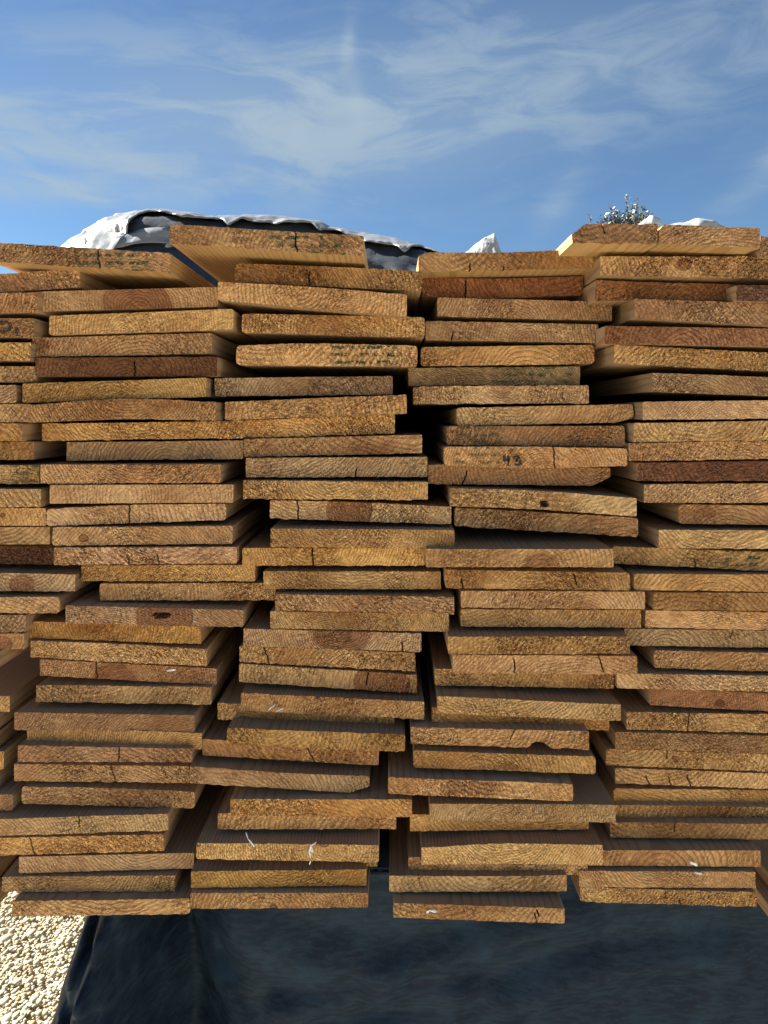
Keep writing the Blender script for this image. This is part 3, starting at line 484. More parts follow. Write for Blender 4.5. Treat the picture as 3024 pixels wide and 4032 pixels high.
def pl(pts, u):
    """piecewise linear"""
    if not pts: return 0.0
    for (a, va), (b, vb) in zip(pts, pts[1:]):
        if u <= b: return va+(vb-va)*(u-a)/(b-a) if b > a else vb
    return pts[-1][1]
def cup(pts, u):
    if pts and len(pts) == 3 and pts[0][1] == pts[2][1] == 0:           # smooth bow
        k = pts[1][0]; t = .5*u/k if u < k else .5+.5*(u-k)/(1-k); return pts[1][1]*math.sin(math.pi*t)**1.3
    return pl(pts, u)
def build_board(b_, idx):
    op = b_['op']; Y = D0-b_['d']; r_ = random.Random(idx*31+5)
    zp = Y/(F*ZS)*1.02                                     # one crop pixel in metres
    TL, TR, BL, BR = (at(*b_[k], Y) for k in ('TL', 'TR', 'BL', 'BR'))
    if op.get('h'): TL.z = BL.z+T0; TR.z = BR.z+T0
    org = Vector(((BL.x+BR.x)/2, Y, (BL.z+BR.z)/2))
    xl, xr = .5*(TL.x+BL.x)-org.x, .5*(TR.x+BR.x)-org.x; w = xr-xl
    loc = lambda x, y: (at(*b_['f'](x, y), Y)-org)
    rad = op.get('rad', r_.uniform(.0006, .0016))
    us = set(np.linspace(0, 1, 61).tolist())
    for k in (.15, .35, .6, 1.0): us |= {rad*k/w, 1-rad*k/w}
    cracks = []
    if not op.get('ck') and r_.random() < .16:             # small drying checks
        op = dict(op); op['ck'] = []
        for _ in range(r_.choice((1, 1, 2))):
            v0 = r_.choice((0, 0, r_.uniform(.3, .7))); op['ck'].append((b_['xl']+(b_['xr']-b_['xl'])*r_.uniform(.08, .92), v0, v0+r_.uniform(.3, .55), r_.uniform(-.35, .35)))
    for (cx_, v0, v1, slant) in op.get('ck', []):
        u0 = (loc(cx_, 0).x-xl)/w; cracks.append((u0, v0, v1, slant*T0/w))
        for e in (-.0009, -.0004, 0, .0004, .0009): us.add(min(max(u0+e/w, 0), 1))
    us = sorted(us); nz = 9
    hole = None
    if 'hole' in op:
        hp = loc(op['hole'][0], op['hole'][1]); hole = (hp.x, hp.z, op['hole'][2]*zp)
    sd_ = r_.uniform(0, 50); jit = .00055*op.get('rough', 1.0)
    lean = r_.uniform(-.002, .002)
    V, idxs = [], {}
    L = 2.9+r_.uniform(-.06, .10)
    rings = [0.0, .0025, .012, .06, .4, L]
    def ztop(u, y): 
        j = jit*(fbm((u*w*160+sd_, .3, y*40), 3))*max(0, 1-y/.02)
        d = min(u, 1-u)*w; ins = rad-math.sqrt(max(0, rad*rad-(rad-d)**2)) if d < rad else 0
        return TL.z+(TR.z-TL.z)*u-org.z+cup(op.get('tp'), u)*zp*(1 if y < .3 else .6)+j-ins
    def zbot(u, y):
        j = jit*1.3*(fbm((u*w*170+sd_, 7.3, y*40), 3))*max(0, 1-y/.02)
        d = min(u, 1-u)*w; ins = rad-math.sqrt(max(0, rad*rad-(rad-d)**2)) if d < rad else 0
        return BL.z+(BR.z-BL.z)*u-org.z+cup(op.get('bp'), u)*zp*(1 if y < .08 or len(op.get('bp') or []) < 5 else 0)+j+ins
    def pt(u, v, y):
        zt, zb = ztop(u, y), zbot(u, y)
        xw = xl+u*w
        for (u0, v0, v1, sl) in cracks:                    # slide columns so that a crack can slant
            t = u-u0
            xw += (sl*w*(v-.5)+.0016*fbm((v*4.5, u0*90, sd_), 3))*math.exp(-(t*w/.012)**2)
        if u in (0, 1): xw += jit*.8*fbm((v*3+sd_, u*9+2, y*30), 2)*max(0, 1-y/.02)
        xw += (TL.x-BL.x)*(v-.5)*(1-u)+(TR.x-BR.x)*(v-.5)*u
        yy = y
        if y == 0:
            yy += .0009*op.get('rough', 1)*fbm((xw*120+sd_, v*2.2, sd_), 3)+lean*(u-.5)*2
            for (u0, v0, v1, sl) in cracks:
                if abs(u-u0)*w < .0006 and v0-.01 <= v <= v1+.01: yy += .009
        return xw, yy, zb+(zt-zb)*v
    nu = len(us); F_, mats = [], []
    for i, u in enumerate(us):
        for j in range(nz): V.append(pt(u, j/(nz-1), 0.0))
    if hole:
        for k, (a, b, c) in enumerate(V):
            q = math.hypot(a-hole[0], (c-hole[1])*(1.0 if hole[2] < .004 else 3.2)); 
            if hole[2] < .004 and q < hole[2]*1.1 or hole[2] >= .004 and q < hole[2] and (c-hole[1]) < .25*hole[2]: V[k] = (a, b+.012, c)
    for i in range(nu-1):
        for j in range(nz-1):
            a = i*nz+j; F_.append((a, a+nz, a+nz+1, a+1)); mats.append(0)
    per = [(i, 0) for i in range(nu)]+[(nu-1, j) for j in range(1, nz)]+[(i, nz-1) for i in range(nu-2, -1, -1)]+[(0, j) for j in range(nz-2, 0, -1)]
    prev = [i*nz+j for i, j in per]; m_ = len(per)
    for y in rings[1:]:
        cur = []
        for i, j in per:
            cur.append(len(V)); V.append(pt(us[i], j/(nz-1), y))
        for k in range(m_):
            F_.append((prev[k], cur[k], cur[(k+1) % m_], prev[(k+1) % m_])); mats.append(1)
        prev = cur
    F_.append(tuple(prev)); mats.append(0)
    me = pmesh('board', V, F_); me.polygons.foreach_set('material_index', mats)
    # attributes read by the wood materials
    def A(name, v):
        a = me.attributes.new(name, 'FLOAT_VECTOR', 'POINT'); a.data.foreach_set('vector', np.tile(np.array(v, dtype=np.float32), len(V)))
    t = np.array(TONE[b_['tone']])
    if b_['tone'] not in ('red', 'dark', 'brown'): t = t*.62+np.array((.60, .405, .20))*.38
    t = t*np.array((1.04, .975, .97))*r_.uniform(.82, 1.14)*np.array([1, r_.uniform(.97, 1.03), r_.uniform(.93, 1.07)]); t = t+(t.mean()-t)*r_.uniform(-.18, .10)
    ca = me.attributes.new('tone', 'FLOAT_COLOR', 'POINT'); ca.data.foreach_set('color', np.tile(np.array([*t, 1], dtype=np.float32), len(V)))
    fc_ = np.array((.52, .345, .165) if (b_['look']+' x').split()[0] in ('tilted', 'jutting', 'narrow') or 'split curved' in b_['look'] else (.37, .252, .15))*r_.uniform(.85, 1.15)  # long faces darker on all but the top boards: shade put into the colour
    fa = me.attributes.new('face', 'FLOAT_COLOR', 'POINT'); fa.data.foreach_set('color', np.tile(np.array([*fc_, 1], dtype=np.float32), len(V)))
    if 'pith' in op: p = loc(*op['pith']); pith = (p.x, p.z)
    else:
        s_ = r_.choice((-1, 1)); pith = (r_.uniform(-.09, .09), .009+s_*r_.uniform(.015, .10))
    A('pith', (pith[0], pith[1], 1.15*op.get('sp', r_.uniform(2.6, 4.6))*.001))
    ht = op.get('ht', (0, 0)); A('heart', (ht[0]*zp if ht[0] else -.05, ht[1], 1 if 'sm' in op else 0))
    kk = op.get('kn') or op.get('sm')
    if kk:
        p = loc(kk[0], kk[1]); A('knot', (p.x, p.z, kk[2]*zp))
    else: A('knot', (5, 5, 0))
    if 'st' in op: A('ink', (loc(op['st'][0], 0).x, loc(op['st'][1], 0).x, op['st'][2]))
    else: A('ink', (5, 6, 0))
    A('par', (op.get('rough', r_.uniform(.8, 1.1)), r_.choice((-1, 1))*r_.uniform(.3, 1.2), r_.uniform(0, 40)))
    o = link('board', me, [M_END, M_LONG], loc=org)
    b_['o'] = o; b_['Y'] = Y; b_['loc'] = loc
    return o
cnt = {}
for i, b_ in enumerate(bd):
    o = build_board(b_, i); c = b_['c']; cnt[c] = cnt.get(c, 0)+(0 if b_['op'].get('nx') else 1)
    place = b_['op'].get('place') or ('%s from top in %s' % (ORD[cnt[c]], COLN[c]) if cnt[c] > 1 else 'topmost in %s' % COLN[c])
    if b_['op'].get('nx'): tag(o, 'unseen board added for the next column, just past the right edge of the photo', 'board', 'boards of the column past the right edge')  # added out of view, keep light from leaking between the right boards
    else: tag(o, '%s, %s' % (b_['look'], place), 'board', 'rough boards stacked in the lumber pile')

# pen marks written on two board ends
M_PEN, g, b = material('black_marker'); P = g.new('ShaderNodeTexCoord').outputs['Object']; g.put(b.inputs['Base Color'], g.mix(g.ramp(g.noise(P, 700, 2, .6), .56, .72), (.016, .014, .013), (.16, .105, .065))); b.inputs['Roughness'].default_value = .8
def strokes(b_, lines, wid=.0014):
    V, Fc = [], []
    for ln in lines:
        pts = [b_['loc'](*p) for p in ln]; fine_ = []
        for a, c in zip(pts, pts[1:]):
            for k in range(5): fine_.append(a.lerp(c, k/5))
        fine_.append(pts[-1]); base = len(V)
        for k, p in enumerate(fine_):
            t = (fine_[min(k+1, len(fine_)-1)]-fine_[max(k-1, 0)]).normalized(); nrm = Vector((-t.z, 0, t.x))*wid*(.75+.35*math.sin(k*1.3))
            for s in (-1, 1):
                for yy in (-.0011, .0012): V.append((p.x+s*nrm.x, yy, p.z+s*nrm.z))
        for k in range(len(fine_)-1):
            a = base+k*4; q = a+4
            Fc += [(a, q, q+2, a+2), (a+1, a+3, q+3, q+1), (a, a+1, q+1, q), (a+2, q+2, q+3, a+3)]
    link('pen_mark', pmesh('pen_mark', V, Fc), [M_PEN], parent=b_['o'])
for b_ in bd:
    if 'mark' in b_['op']: strokes(b_, b_['op']['mark'])
def find(s):
    for b_ in bd:
        if s in b_['look']: return b_

# ------------------------------------------------------------------ ground and gravel
M_GRND, g, b = material('gravel_bed'); P = g.new('ShaderNodeTexCoord').outputs['Object']
vo = g.voro(P, 70); big = g.noise(P, .8, 4, .6)
cc = g.mix(g.m('MULTIPLY', vo[0], 1.0, clamp=True), (.60, .53, .37), (.46, .40, .28))
cc = g.mix(g.ramp(big, .35, .7), cc, g.mix(1.0, cc, (.85, .82, .78), 'MULTIPLY'))
g.put(b.inputs['Base Color'], cc); b.inputs['Roughness'].default_value = .9
g.put(b.inputs['Normal'], g.bump(g.m('SUBTRACT', 1, vo[0]), .8, .01))
gv, gf = [], []
S = 600; 
for (x0, y0) in ((-S, -S), (S, -S), (S, S), (-S, S)): gv.append((x0, y0, 0))
tag(link('ground', pmesh('ground', gv, [(0, 1, 2, 3)]), [M_GRND]), kind='structure')
M_PEB, g, b = material('limestone_pebble'); pc = g.attr('shade')[0]; P = g.new('ShaderNodeTexCoord').outputs['Object']
g.put(b.inputs['Base Color'], g.mix(g.ramp(g.noise(P, 260, 3, .6), .4, .7, 0, .4), pc, g.mix(1.0, pc, (.72, .68, .60), 'MULTIPLY')))
b.inputs['Roughness'].default_value = .88; g.put(b.inputs['Normal'], g.bump(g.noise(P, 500, 2), .4, .001))
bm = bmesh.new(); bmesh.ops.create_icosphere(bm, subdivisions=1, radius=1); bm.verts.ensure_lookup_table()
sv_ = np.array([v.co[:] for v in bm.verts]); sf_ = np.array([[v.index for v in f.verts] for f in bm.faces]); bm.free()
nr = np.random.default_rng(3)
def pebbles():
    xs, ys = [], []
    px_, py_ = np.meshgrid(np.arange(-2.0, -.2, .0092), np.arange(1.0, 2.5, .0092))
    x = px_.ravel()+nr.uniform(-.006, .006, px_.size); y = py_.ravel()+nr.uniform(-.006, .006, px_.size)
    N = len(x); s = nr.lognormal(math.log(.0042), .36, N)
    sc = np.stack([s*nr.uniform(.8, 1.5, N), s*nr.uniform(.8, 1.3, N), s*nr.uniform(.55, .95, N)], 1)
    an = nr.uniform(0, 6.28, N); tl = nr.uniform(-.5, .5, N)
    v = sv_[None]*(1+nr.uniform(-.22, .22, (N, len(sv_), 1)))*sc[:, None]
    ca, sa = np.cos(an)[:, None], np.sin(an)[:, None]
    X = v[:, :, 0]*ca-v[:, :, 1]*sa; Yv = v[:, :, 0]*sa+v[:, :, 1]*ca; Z = v[:, :, 2]+X*np.sin(tl)[:, None]*.5
    bump_ = .012*np.sin(x*5.1+1)*np.sin(y*4.3)
    out = np.stack([X+x[:, None], Yv+y[:, None], Z+(nr.uniform(.001, .005, N)+.006+bump_)[:, None]], 2).reshape(-1, 3)
    faces = (sf_[None]+(np.arange(N)*len(sv_))[:, None, None]).reshape(-1, 3)
    me = bpy.data.meshes.new('gravel'); me.vertices.add(len(out)); me.vertices.foreach_set('co', out.astype(np.float32).ravel())
    me.loops.add(faces.size); me.loops.foreach_set('vertex_index', faces.astype(np.int32).ravel())
    me.polygons.add(len(faces)); me.polygons.foreach_set('loop_start', np.arange(0, faces.size, 3, dtype=np.int32))
    me.update(calc_edges=True)
    base = np.array([.47, .42, .30])*nr.uniform(.75, 1.1, N)[:, None]
    base *= np.where(nr.uniform(0, 1, N)[:, None] < .06, np.array([.8, .62, .45]), np.where(nr.uniform(0, 1, N)[:, None] < .08, np.array([.6, .62, .66]), 1.0))
    colr = np.repeat(np.concatenate([base, np.ones((N, 1))], 1), len(sv_), 0).astype(np.float32)
    at_ = me.attributes.new('shade', 'FLOAT_COLOR', 'POINT'); at_.data.foreach_set('color', colr.ravel())
    return me
tag(link('gravel', pebbles(), [M_PEB]), 'pale sunlit limestone gravel spread beside the tarped bundle', 'gravel', kind='stuff')

# ------------------------------------------------------------------ tarps
def tarp_mat(name, colr, rough, weave, spec=.5, tint=(.05, .07, .092)):
    m, g, b = material(name); P = g.new('ShaderNodeTexCoord').outputs['Object']
    x, y, z = g.xyz(P)
    wv = g.m('MULTIPLY', g.m('SINE', g.m('MULTIPLY', g.m('ADD', x, g.m('MULTIPLY', y, .3)), 2100)), g.m('SINE', g.m('MULTIPLY', z, 2100)))
    big = g.noise(P, 9, 4, .6); mid = g.noise(g.vm('MULTIPLY', P, (1, 1, 1.8)), 40, 4, .6)
    dust = g.ramp(g.noise(g.vm('ADD', P, (3, 1, 5)), 16, 5, .65), .42, .75)
    col = g.mix(g.m('MULTIPLY', dust, .8), colr, g.mix(.5, colr, tint))
    lines = g.m('MULTIPLY', g.ramp(g.noise(g.vm('MULTIPLY', P, (60, 60, 260)), 1, 2), .42, .6), .40)
    col = g.mix(lines, col, g.mix(.5, colr, tint))
    sp = g.ramp(g.noise(P, 800, 1), .72, .78); col = g.mix(g.m('MULTIPLY', sp, .25), col, (.16, .18, .20))
    g.put(b.inputs['Base Color'], col); g.put(b.inputs['Roughness'], g.m('ADD', rough, g.m('MULTIPLY', dust, .18))); b.inputs['Specular IOR Level'].default_value = spec
    n1 = g.bump(wv, .12*weave, .0003); g.put(b.inputs['Normal'], g.bump(g.m('ADD', g.m('MULTIPLY', mid, .3), big), .35, .012, n1))
    return m
M_BLACK = tarp_mat('black_woven_tarp', (.010, .019, .034), .62, 0, .12, (.038, .078, .124))
M_SILV = tarp_mat('silver_woven_tarp', (.19, .21, .23), .33, 1, .6, (.15, .165, .18))
M_WHITE = tarp_mat('white_tarp', (.32, .345, .37), .42, .5, .4, (.25, .275, .30))
M_BLK2 = tarp_mat('black_tarp_lining', (.018, .026, .036), .5, 1)
ZB = min(b_['o'].location.z for b_ in bd if b_['c'] in (1, 2, 3, 4) and b_['o'].location.z < 1.0)-.012
def sheet(name, pts_fn, nu, nv, mats, thick=.0012, parent=None, smooth=True, close_u=False):
    V = [pts_fn(i/(nu-1), j/(nv-1)) for i in range(nu) for j in range(nv)]
    Fc = [(i*nv+j, (i+1)*nv+j, (i+1)*nv+j+1, i*nv+j+1) for i in range(nu-1) for j in range(nv-1)]
    me = pmesh(name, V, Fc, smooth); o = link(name, me, mats, parent=parent)
    md = o.modifiers.new('solid', 'SOLIDIFY'); md.thickness = thick; md.offset = 0
    return o
# black tarp over the lower bundle: a path in plan (left side, corner ear, front) swept from the top edge to the ground
YF = .765
xc_ = at(340, 3610, YF).x+.022
plan = [  # x, y at the top edge, then how far the foot flares in x and y
    (xc_+.03, 3.2, -.10, 0), (xc_+.015, 2.0, -.10, 0), (xc_+.01, 1.2, -.12, .02), (xc_, .90, -.13, .01), (xc_-.004, .80, -.16, -.03), (xc_+.002, .765, -.165, -.07),
    (xc_+.016, .742, -.14, -.13), (xc_+.030, .725, -.09, -.16), (xc_+.038, .735, -.07, -.13), (xc_+.046, .80, -.03, .02), (xc_+.062, .85, .02, .05), (xc_+.085, .83, .05, .02), (xc_+.12, .785, .09, -.05),
    (xc_+.16, .768, .07, -.06), (xc_+.24, .765, .02, -.03), (xc_+.4, .766, 0, -.02), (xc_+.7, .768, 0, -.02), (xc_+1.0, .766, 0, -.02), (xc_+1.5, .768, 0, -.02), (xc_+2.0, .765, 0, -.02)]
cum = [0]
for a, b_ in zip(plan, plan[1:]): cum.append(cum[-1]+max(math.hypot(a[0]-b_[0], a[1]-b_[1]), .02)**.6)
creases = []
for w_, h_, ln in ((.012, .012, [(443,3600),(439,3685),(416,3794),(401,3902),(380,4060)]), (.008, .006, [(362,3610),(356,3649),(333,3721),(322,3786)]),
                   (.007, .006, [(300,3880),(318,3945),(362,4060)]), (.006, .005, [(300,3912),(253,3967),(240,4050)]), (.010, .009, [(430,3960),(452,3945),(535,3891),(600,3880)]),
                   (.012, .008, [(430,3714),(470,3780),(535,3895)]), (.007, .004, [(505,3620),(515,3700),(530,3745)]), (.008, .006, [(380,3900),(430,3960),(452,4060)]),
                   (.03, .007, [(560,3640),(700,3780),(740,3900),(900,4060)]), (.04, .005, [(900,3700),(1200,3830),(1500,3850)]), (.03, .005, [(1500,3900),(1900,3780),(2300,3650)]),
                   (.03, .004, [(2000,4000),(2400,3860),(2900,3800)]), (.02, .004, [(1100,4000),(1500,3960),(1850,3945)])):
    creases.append((w_, h_, [at(a, b, .745) for a, b in ln]))
def crease(x, z):
    d_ = 0
    for w_, h_, ln in creases:
        best = 9
        for p, q in zip(ln, ln[1:]):
            ex, ez = q.x-p.x, q.z-p.z; t = max(0, min(1, ((x-p.x)*ex+(z-p.z)*ez)/(ex*ex+ez*ez)))
            best = min(best, math.hypot(x-p.x-ex*t, z-p.z-ez*t))
        if best < w_*2: d_ += h_*(max(0, 1-best/w_)-.35*max(0, 1-abs(best-w_*1.2)/(w_*.8)))
    return d_
def drape(u, v):
    s = u*cum[-1]; k = max(i for i in range(len(cum)-1) if cum[i] <= s+1e-9); t = (s-cum[k])/(cum[k+1]-cum[k])
    q = [plan[max(0, min(len(plan)-1, k+o))] for o in (-1, 0, 1, 2)]
    cr = lambda a, b, c, d: .5*(2*b+(c-a)*t+(2*a-5*b+4*c-d)*t*t+(3*b-a-3*c+d)*t**3)
    x, y, fx, fy = (cr(*[p[i] for p in q]) for i in range(4))
    vv = v**1.15
    z = ZB*(1-v)+.0
    flare = min(1, 1.4*v)**.9
    x += fx*flare; y += fy*flare
    left_ = max(0, min(1, (xc_+.22-x)/.12)); wr = fbm((x*5, y*5, z*4), 3)*.012+left_*(fbm((x*13+3+z*5, y*6, z*9), 3)*.009+abs(fbm((x*9-z*10, 2.2, z*5), 3))*.010)+(1-left_)*.004*abs(fbm((x*8-z*7, 3.3, z*11), 3))
    near = max(0, 1-abs(u-.42)/.22)
    x += near*.010*math.sin(z*17+u*30)*v; 
    y += -wr*min(1, v*8+.15)-near*.016*abs(fbm((x*9+z*6, z*14-x*9, 2), 3))
    if y < 1.0: y -= crease(x, z)*2.4
    if v < .02: y += .004
    return (x, y, z)
lowt = bpy.data.objects.new('tarp_cover', None); C.objects.link(lowt); lowt.location = (xc_+.8, 1.6, 0)
tag(lowt, 'black woven tarp draped over the bundle below the boards', 'tarp')
def low_sheet(name, fn, nu, nv):
    o = sheet(name, fn, nu, nv, [M_BLACK]); o.parent = lowt; o.matrix_parent_inverse = Matrix.Translation(-lowt.location); return o
low_sheet('front_drape', drape, 460, 150)
low_sheet('top_sheet', lambda u, v: (xc_+.02+u*1.98, .772+v*2.4, ZB+.001+.004*fbm((u*9, v*9, 4), 3)), 60, 60)

# silver and black tarp heaped on top of the pile, behind the top boards
def crest(pts, x):
    if x <= pts[0][0]: return pts[0][1]
    for (a, va), (b, vb) in zip(pts, pts[1:]):
        if x <= b: t = (x-a)/(b-a); t = t*t*(3-2*t)*.5+t*.5; return va+(vb-va)*t
    return pts[-1][1]
YT = 1.25
sil = [(0,470,330),(0,520,285),(0,610,225),(0,730,155),(0,860,85),(0,1000,72),(0,1100,65),(0,1300,75),(0,1450,95),(800,130,88),(800,300,82),(800,560,95),(800,760,122),(800,850,160),(800,1050,198),(800,1250,232),(800,1400,275),(800,1520,330),(800,1640,420)]
cp = []
for ox, px_, py_ in sil:
    p = at(ox+px_/ZS, 800+py_/ZS, YT); cp.append((p.x, p.z))
ztopb = at(1500, 1075, .78).z
cp = [(a_, b_-.010) for a_, b_ in cp]
XA, XB = cp[0][0], cp[-1][0]+.02
def heap(u, v, off=0.0, seed=0.0, vmax=1.0):
    x = XA+(XB-XA)*u; zc = crest(cp, x)+off
    v *= vmax
    # v: 0 front foot, .5 crest, 1 back foot
    t = v*2 if v < .5 else 2-v*2
    zb = ztopb-.03; y = YT+(v-.5)*(.42+.1*math.sin(u*7))
    z = zb+(zc-zb)*(math.sin(t*math.pi/2)**.85 if t > 0 else 0)
    k = min(1, t*1.4)
    wr = .009*abs(fbm((x*4.5+seed+z*9, y*5, z*16), 3))+.007*abs(fbm((x*7+seed-z*16, y*9, z*34), 3))
    y -= wr*(1 if v < .5 else -1)*2.2; z += wr*k*.3*(0 if abs(v-.5) < .06 else 1)
    return (x, y-off, z)
hp = bpy.data.objects.new('folded_tarp', None); C.objects.link(hp); hp.location = (.5*(XA+XB), YT, ztopb)
tag(hp, 'silver and black tarp bunched up behind the jutting top board', 'tarp')
def hsheet(name, fn, nu, nv, mats, th=.0015):
    o = sheet(name, fn, nu, nv, mats, thick=th); o.parent = hp; o.matrix_parent_inverse = Matrix.Translation(-hp.location); return o
hsheet('black_lining', lambda u, v: heap(u, v, 0, 0), 150, 40, [M_BLK2])
def silver(u, v):
    # a lip of silver folded over the crest; its ragged lower edge hangs at a varying height
    x = XA+(XB-XA)*u
    if u < .235: lowv = .10+.04*fbm((u*9, 2, 1), 4)+max(0, u-.195)*4.5
    else: lowv = .34+.05*fbm((u*7, 5, 1), 4)-.05*max(0, math.sin(u*31+.6))**8
    v2 = lowv+(1.0-lowv)*v
    p = heap(u, v2, .0045, 0)
    e = max(0, 1-v*9)
    return (p[0], p[1]-.006*e*(1+fbm((u*40, 1, 3), 2)), p[2]+.0012*fbm((u*30, v*7, 2), 3))
hsheet('silver_fold', silver, 220, 44, [M_SILV], .002)
hsheet('lower_fold', lambda u, v: (lambda p: (p[0], p[1]-.004, p[2]))(heap(.58+.28*u, .02+(.10+.035*fbm((u*17, 3, 2), 3))*v, .004)), 120, 10, [M_SILV], .002)
hsheet('light_block_sheet', lambda u, v: (-1.1+u*3.4, 3.12+.02*fbm((u*9, v*4, 1), 3), .04+v*(ztopb-.05)), 50, 20, [M_BLK2])  # unseen sheet added behind the pile, stops light leaking through the gaps
def strap(u, v):
    # pale hem band showing through the dark opening
    return heap(.20+u*.16, .17+.05*v+.02*math.sin(u*2.5), .006)
hsheet('hem_band', strap, 30, 5, [M_SILV])

# white tarps further back on the pile
def white_heap(name, label, outline, Y, depth, seed, mat, drop=.008):
    pts = [(at(x, y, Y).x, at(x, y, Y).z-drop) for x, y in outline]; xa, xb = pts[0][0], pts[-1][0]; zb = ztopb-.03
    def fn(u, v):
        x = xa+(xb-xa)*u; zc = crest(pts, x); t = v*2 if v < .5 else 2-v*2
        y = Y+(v-.5)*depth
        z = zb+(zc-zb)*(math.sin(t*math.pi/2)**.35 if t > 0 else 0)
        wr = .012*abs(fbm((x*7+seed+z*11, y*9, z*15), 4))
        return (x, y-wr*(1 if v < .5 else -1)*2, z+(wr*.5 if abs(v-.5) > .05 else 0))
    o = sheet(name, fn, 70, 36, [mat]); c = Vector((.5*(xa+xb), Y, zb)); o.data.transform(Matrix.Translation(-c)); o.location = c
    tag(o, label, 'tarp', 'white tarps on the pile')
white_heap('white_tarp', 'pointed white tarp peak above the centre-right boards',
           [(1780,1050),(1830,985),(1880,945),(1930,915),(1942,908),(1952,930),(1965,965),(1975,995),(1990,1040)], 1.7, .14, 1.0, M_WHITE)
white_heap('white_tarp', 'small white tarp hump beside the shrub top', [(2470,900),(2500,880),(2530,862),(2550,846),(2575,862),(2600,890),(2630,930)], 1.9, .14, 5.0, M_WHITE)
white_heap('white_tarp', 'low rounded white tarp behind the top right boards', [(2580,905),(2620,878),(2680,866),(2730,859),(2780,866),(2830,880),(2880,898),(2930,930)], 1.75, .2, 9.0, M_WHITE)

# ------------------------------------------------------------------ evergreen whose tip shows over the pile
def bark_mat():
    m, g, b = material('juniper_bark'); P = g.new('ShaderNodeTexCoord').outputs['Object']
    g.put(b.inputs['Base Color'], g.mix(g.noise(g.vm('MULTIPLY', P, (30, 30, 5)), 1, 3), (.10, .075, .055), (.22, .17, .13))); b.inputs['Roughness'].default_value = .9; return m
def leaf_mat():
    m, g, b = material('grey_green_leaf'); c_ = g.attr('shade')[0]
    g.put(b.inputs['Base Color'], c_); b.inputs['Roughness'].default_value = .42; b.inputs['Specular IOR Level'].default_value = .6; return m
YTREE = 11.0
tip = at(2463, 768, YTREE)
tree = bpy.data.objects.new('juniper_tree', None); C.objects.link(tree); tree.location = (tip.x, YTREE, 0)
tag(tree, 'dark evergreen tree with pale glossy leaves peeking over the pile', 'tree')
TH = tip.z
def tube(V, Fc, a, b, ra, rb, k=6):
    ax = (b-a).normalized(); s = ax.orthogonal().normalized(); t = ax.cross(s); i0 = len(V)
    for p, r in ((a, ra), (b, rb)):
        for i in range(k): V.append(p+(s*math.cos(i*6.283/k)+t*math.sin(i*6.283/k))*r)
    for i in range(k): Fc.append((i0+i, i0+(i+1) % k, i0+k+(i+1) % k, i0+k+i))
V, Fc = [], []; LV, LF, LC = [], [], []
prev = Vector((0, 0, 0))
for k in range(1, 9):
    p = Vector((.05*math.sin(k*1.7), .04*math.cos(k), (TH-.35)*k/8)); tube(V, Fc, prev, p, .13*(1-(k-1)/8.6), .13*(1-k/8.6), 8); prev = p
tr = random.Random(12)
def leafy(a, b, n_, spread, size):
    for q in range(n_):
        t = tr.random(); p = a.lerp(b, t)+Vector((tr.gauss(0, spread), tr.gauss(0, spread), tr.gauss(0, spread)))
        d = Vector((tr.uniform(-1, 1), tr.uniform(-1, 1), tr.uniform(-.3, 1))).normalized(); s = d.orthogonal().normalized()*size*tr.uniform(.3, .5); l = d*size*tr.uniform(.7, 1.3)
        i0 = len(LV); LV.extend([p, p+l*.5+s, p+l, p+l*.5-s]); LF.append((i0, i0+1, i0+2, i0+3))
        k = tr.random(); c = (.035, .05, .04) if k < .62 else ((.10, .12, .10) if k < .85 else (.34, .37, .37)); f_ = tr.uniform(.8, 1.2)
        LC.extend([(c[0]*f_, c[1]*f_, c[2]*f_, 1)]*4)
for k in range(150):                                       # limbs up the whole trunk, shorter towards the tip
    h = .6+(TH-1.1)*(k/150)**.8; a = Vector((0, 0, h)); an = k*2.4; ln = max(.25, .95*(1-(h/TH)**2.2))
    bb = a+Vector((math.cos(an)*ln, math.sin(an)*ln, ln*.55+.12)); tube(V, Fc, a, bb, .02, .006, 5); leafy(a.lerp(bb, .3), bb, 60, .07, .055)
def sprig(px0, py0, px1, py1, n_, spread, dy=0.0):          # the sprigs that rise clear of the boards
    o_ = Vector((tip.x, YTREE, 0)); a = at(px0, py0, YTREE+dy)-o_; bb = at(px1, py1, YTREE+dy)-o_
    tube(V, Fc, Vector((0, 0, a.z-.5)), a, .016, .010, 5); tube(V, Fc, a, bb, .010, .003, 5); leafy(a, bb, n_, spread, .045)
for s_ in ((2480,900,2463,770,34,.014),(2490,890,2515,782,34,.016),(2475,905,2490,812,60,.03),(2500,900,2538,822,26,.016),(2440,900,2425,822,30,.016),(2420,905,2412,826,22,.015),
           (2400,905,2385,846,22,.016),(2385,905,2368,862,14,.014),(2330,905,2320,842,10,.008),(2460,910,2440,850,60,.035),(2500,915,2500,840,90,.045),(2470,915,2470,860,70,.04),(2430,910,2400,870,30,.025),(2545,905,2540,845,16,.014)):
    sprig(*s_, dy=tr.uniform(-.25, .25))
link('trunk', pmesh('trunk', V, Fc, True), [bark_mat()], parent=tree)
me = pmesh('crown', LV, LF); ca = me.attributes.new('shade', 'FLOAT_COLOR', 'POINT'); ca.data.foreach_set('color', np.array(LC, dtype=np.float32).ravel())
link('crown', me, [leaf_mat()], parent=tree)

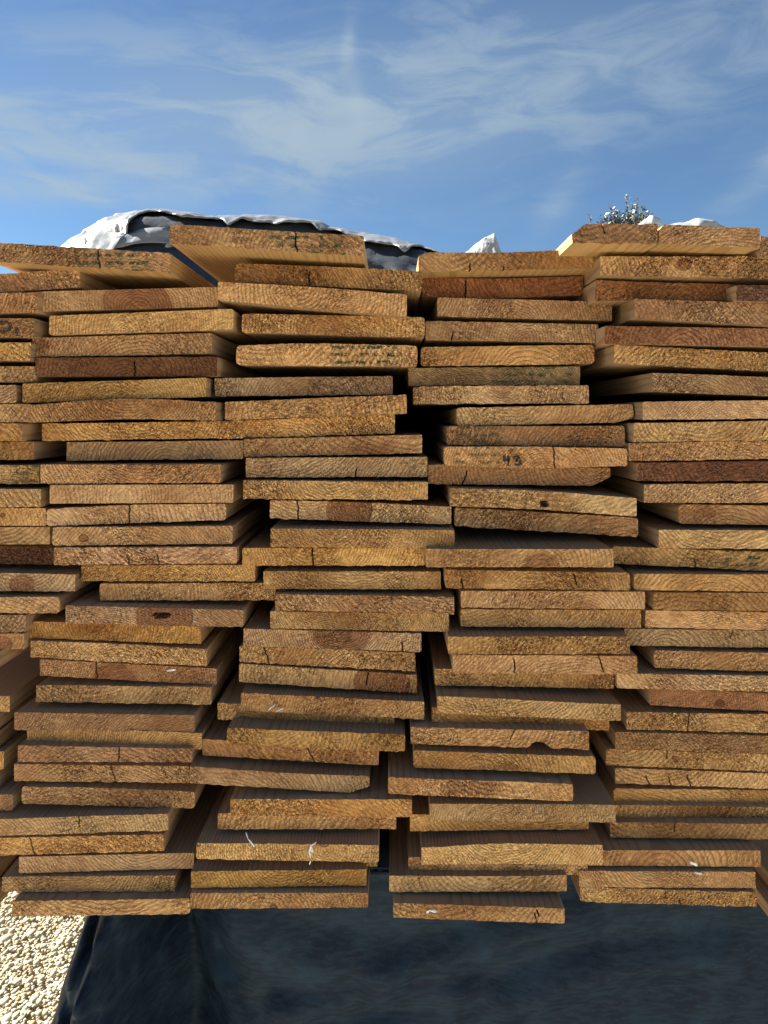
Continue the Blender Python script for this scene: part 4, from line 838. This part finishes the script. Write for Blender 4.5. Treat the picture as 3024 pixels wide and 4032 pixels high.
# ------------------------------------------------------------------ white shreds caught on the boards
M_SHR, g, b = material('white_plastic'); b.inputs['Base Color'].default_value = (.82, .86, .92, 1); b.inputs['Roughness'].default_value = .4
def shred(crop, paths, look, host, wid=.0011, label=None):
    ox, oy = OFF[crop]; b_ = find(host); Y = b_['Y']; V, Fc = [], []; c0 = None
    for path in paths:
        pts = [at(ox+x/ZS, oy+y/ZS, Y-.0035-dy) for x, y, dy in path]; fine_ = []
        for a, c in zip(pts, pts[1:]):
            for k in range(4): fine_.append(a.lerp(c, k/4))
        fine_.append(pts[-1]); c0 = c0 or fine_[0]; i0 = len(V)
        for k, p in enumerate(fine_):
            t = (fine_[min(k+1, len(fine_)-1)]-fine_[max(k-1, 0)]).normalized(); nn = Vector((-t.z, 0, t.x)).normalized()*wid*(1 if 0 < k < len(fine_)-1 else .4)
            tw = Vector((0, .0006*math.sin(k*1.1), 0))
            for q in (p+nn+tw, p+nn+tw+Vector((0, .0006, 0)), p-nn-tw, p-nn-tw+Vector((0, .0006, 0))): V.append(q-c0)
        for k in range(len(fine_)-1):
            a = i0+k*4; q = a+4; Fc += [(a, q, q+2, a+2), (a+1, a+3, q+3, q+1), (a, a+1, q+1, q), (a+2, q+2, q+3, a+3)]
    tag(link('plastic_shred', pmesh('plastic_shred', V, Fc), [M_SHR], loc=c0), look, 'plastic shred', 'white shreds caught on the boards')
shred('D', [[(1088,1562,0),(1150,1556,.001)]], 'short straight white shred on board with dark heart', 'dark heart and a white', .0008)
shred('P3', [[(444,1125,-.012),(460,1170,-.003),(478,1190,0),(500,1220,.002)]], 'long bent white shred on the yellow board above the lowest boards', 'black knot and white', .0007)
shred('P3', [[(905,1188,0),(870,1215,.002),(862,1240,.001),(880,1255,0)],[(856,1240,0),(868,1290,.001)],[(866,1205,.001),(884,1256,.002)],[(868,1310,0),(860,1336,0)]], 'tangled white fibres beside the black knot', 'black knot and white', .0006)
shred('P3', [[(592,330,0),(606,312,.001),(638,290,0)],[(640,338,0),(692,312,.001)]], 'thin pale fibres on the pinkish rough board', 'pinkish rough board', .0004)
shred('I', [[(1150,1322,0),(1175,1330,.002),(1198,1340,0)]], 'white chip on the striped board with bold rings', 'bold reddish', .0013)
shred('I', [[(1182,1388,0),(1232,1400,.001)]], 'grey silvery shred on a board near bottom right', 'silvery shred', .0007)
shred('Q3', [[(380,1652,0),(400,1636,.001),(448,1646,0)]], 'bluish curled shred on the lowest jutting board', 'lowest jutting', .0009)
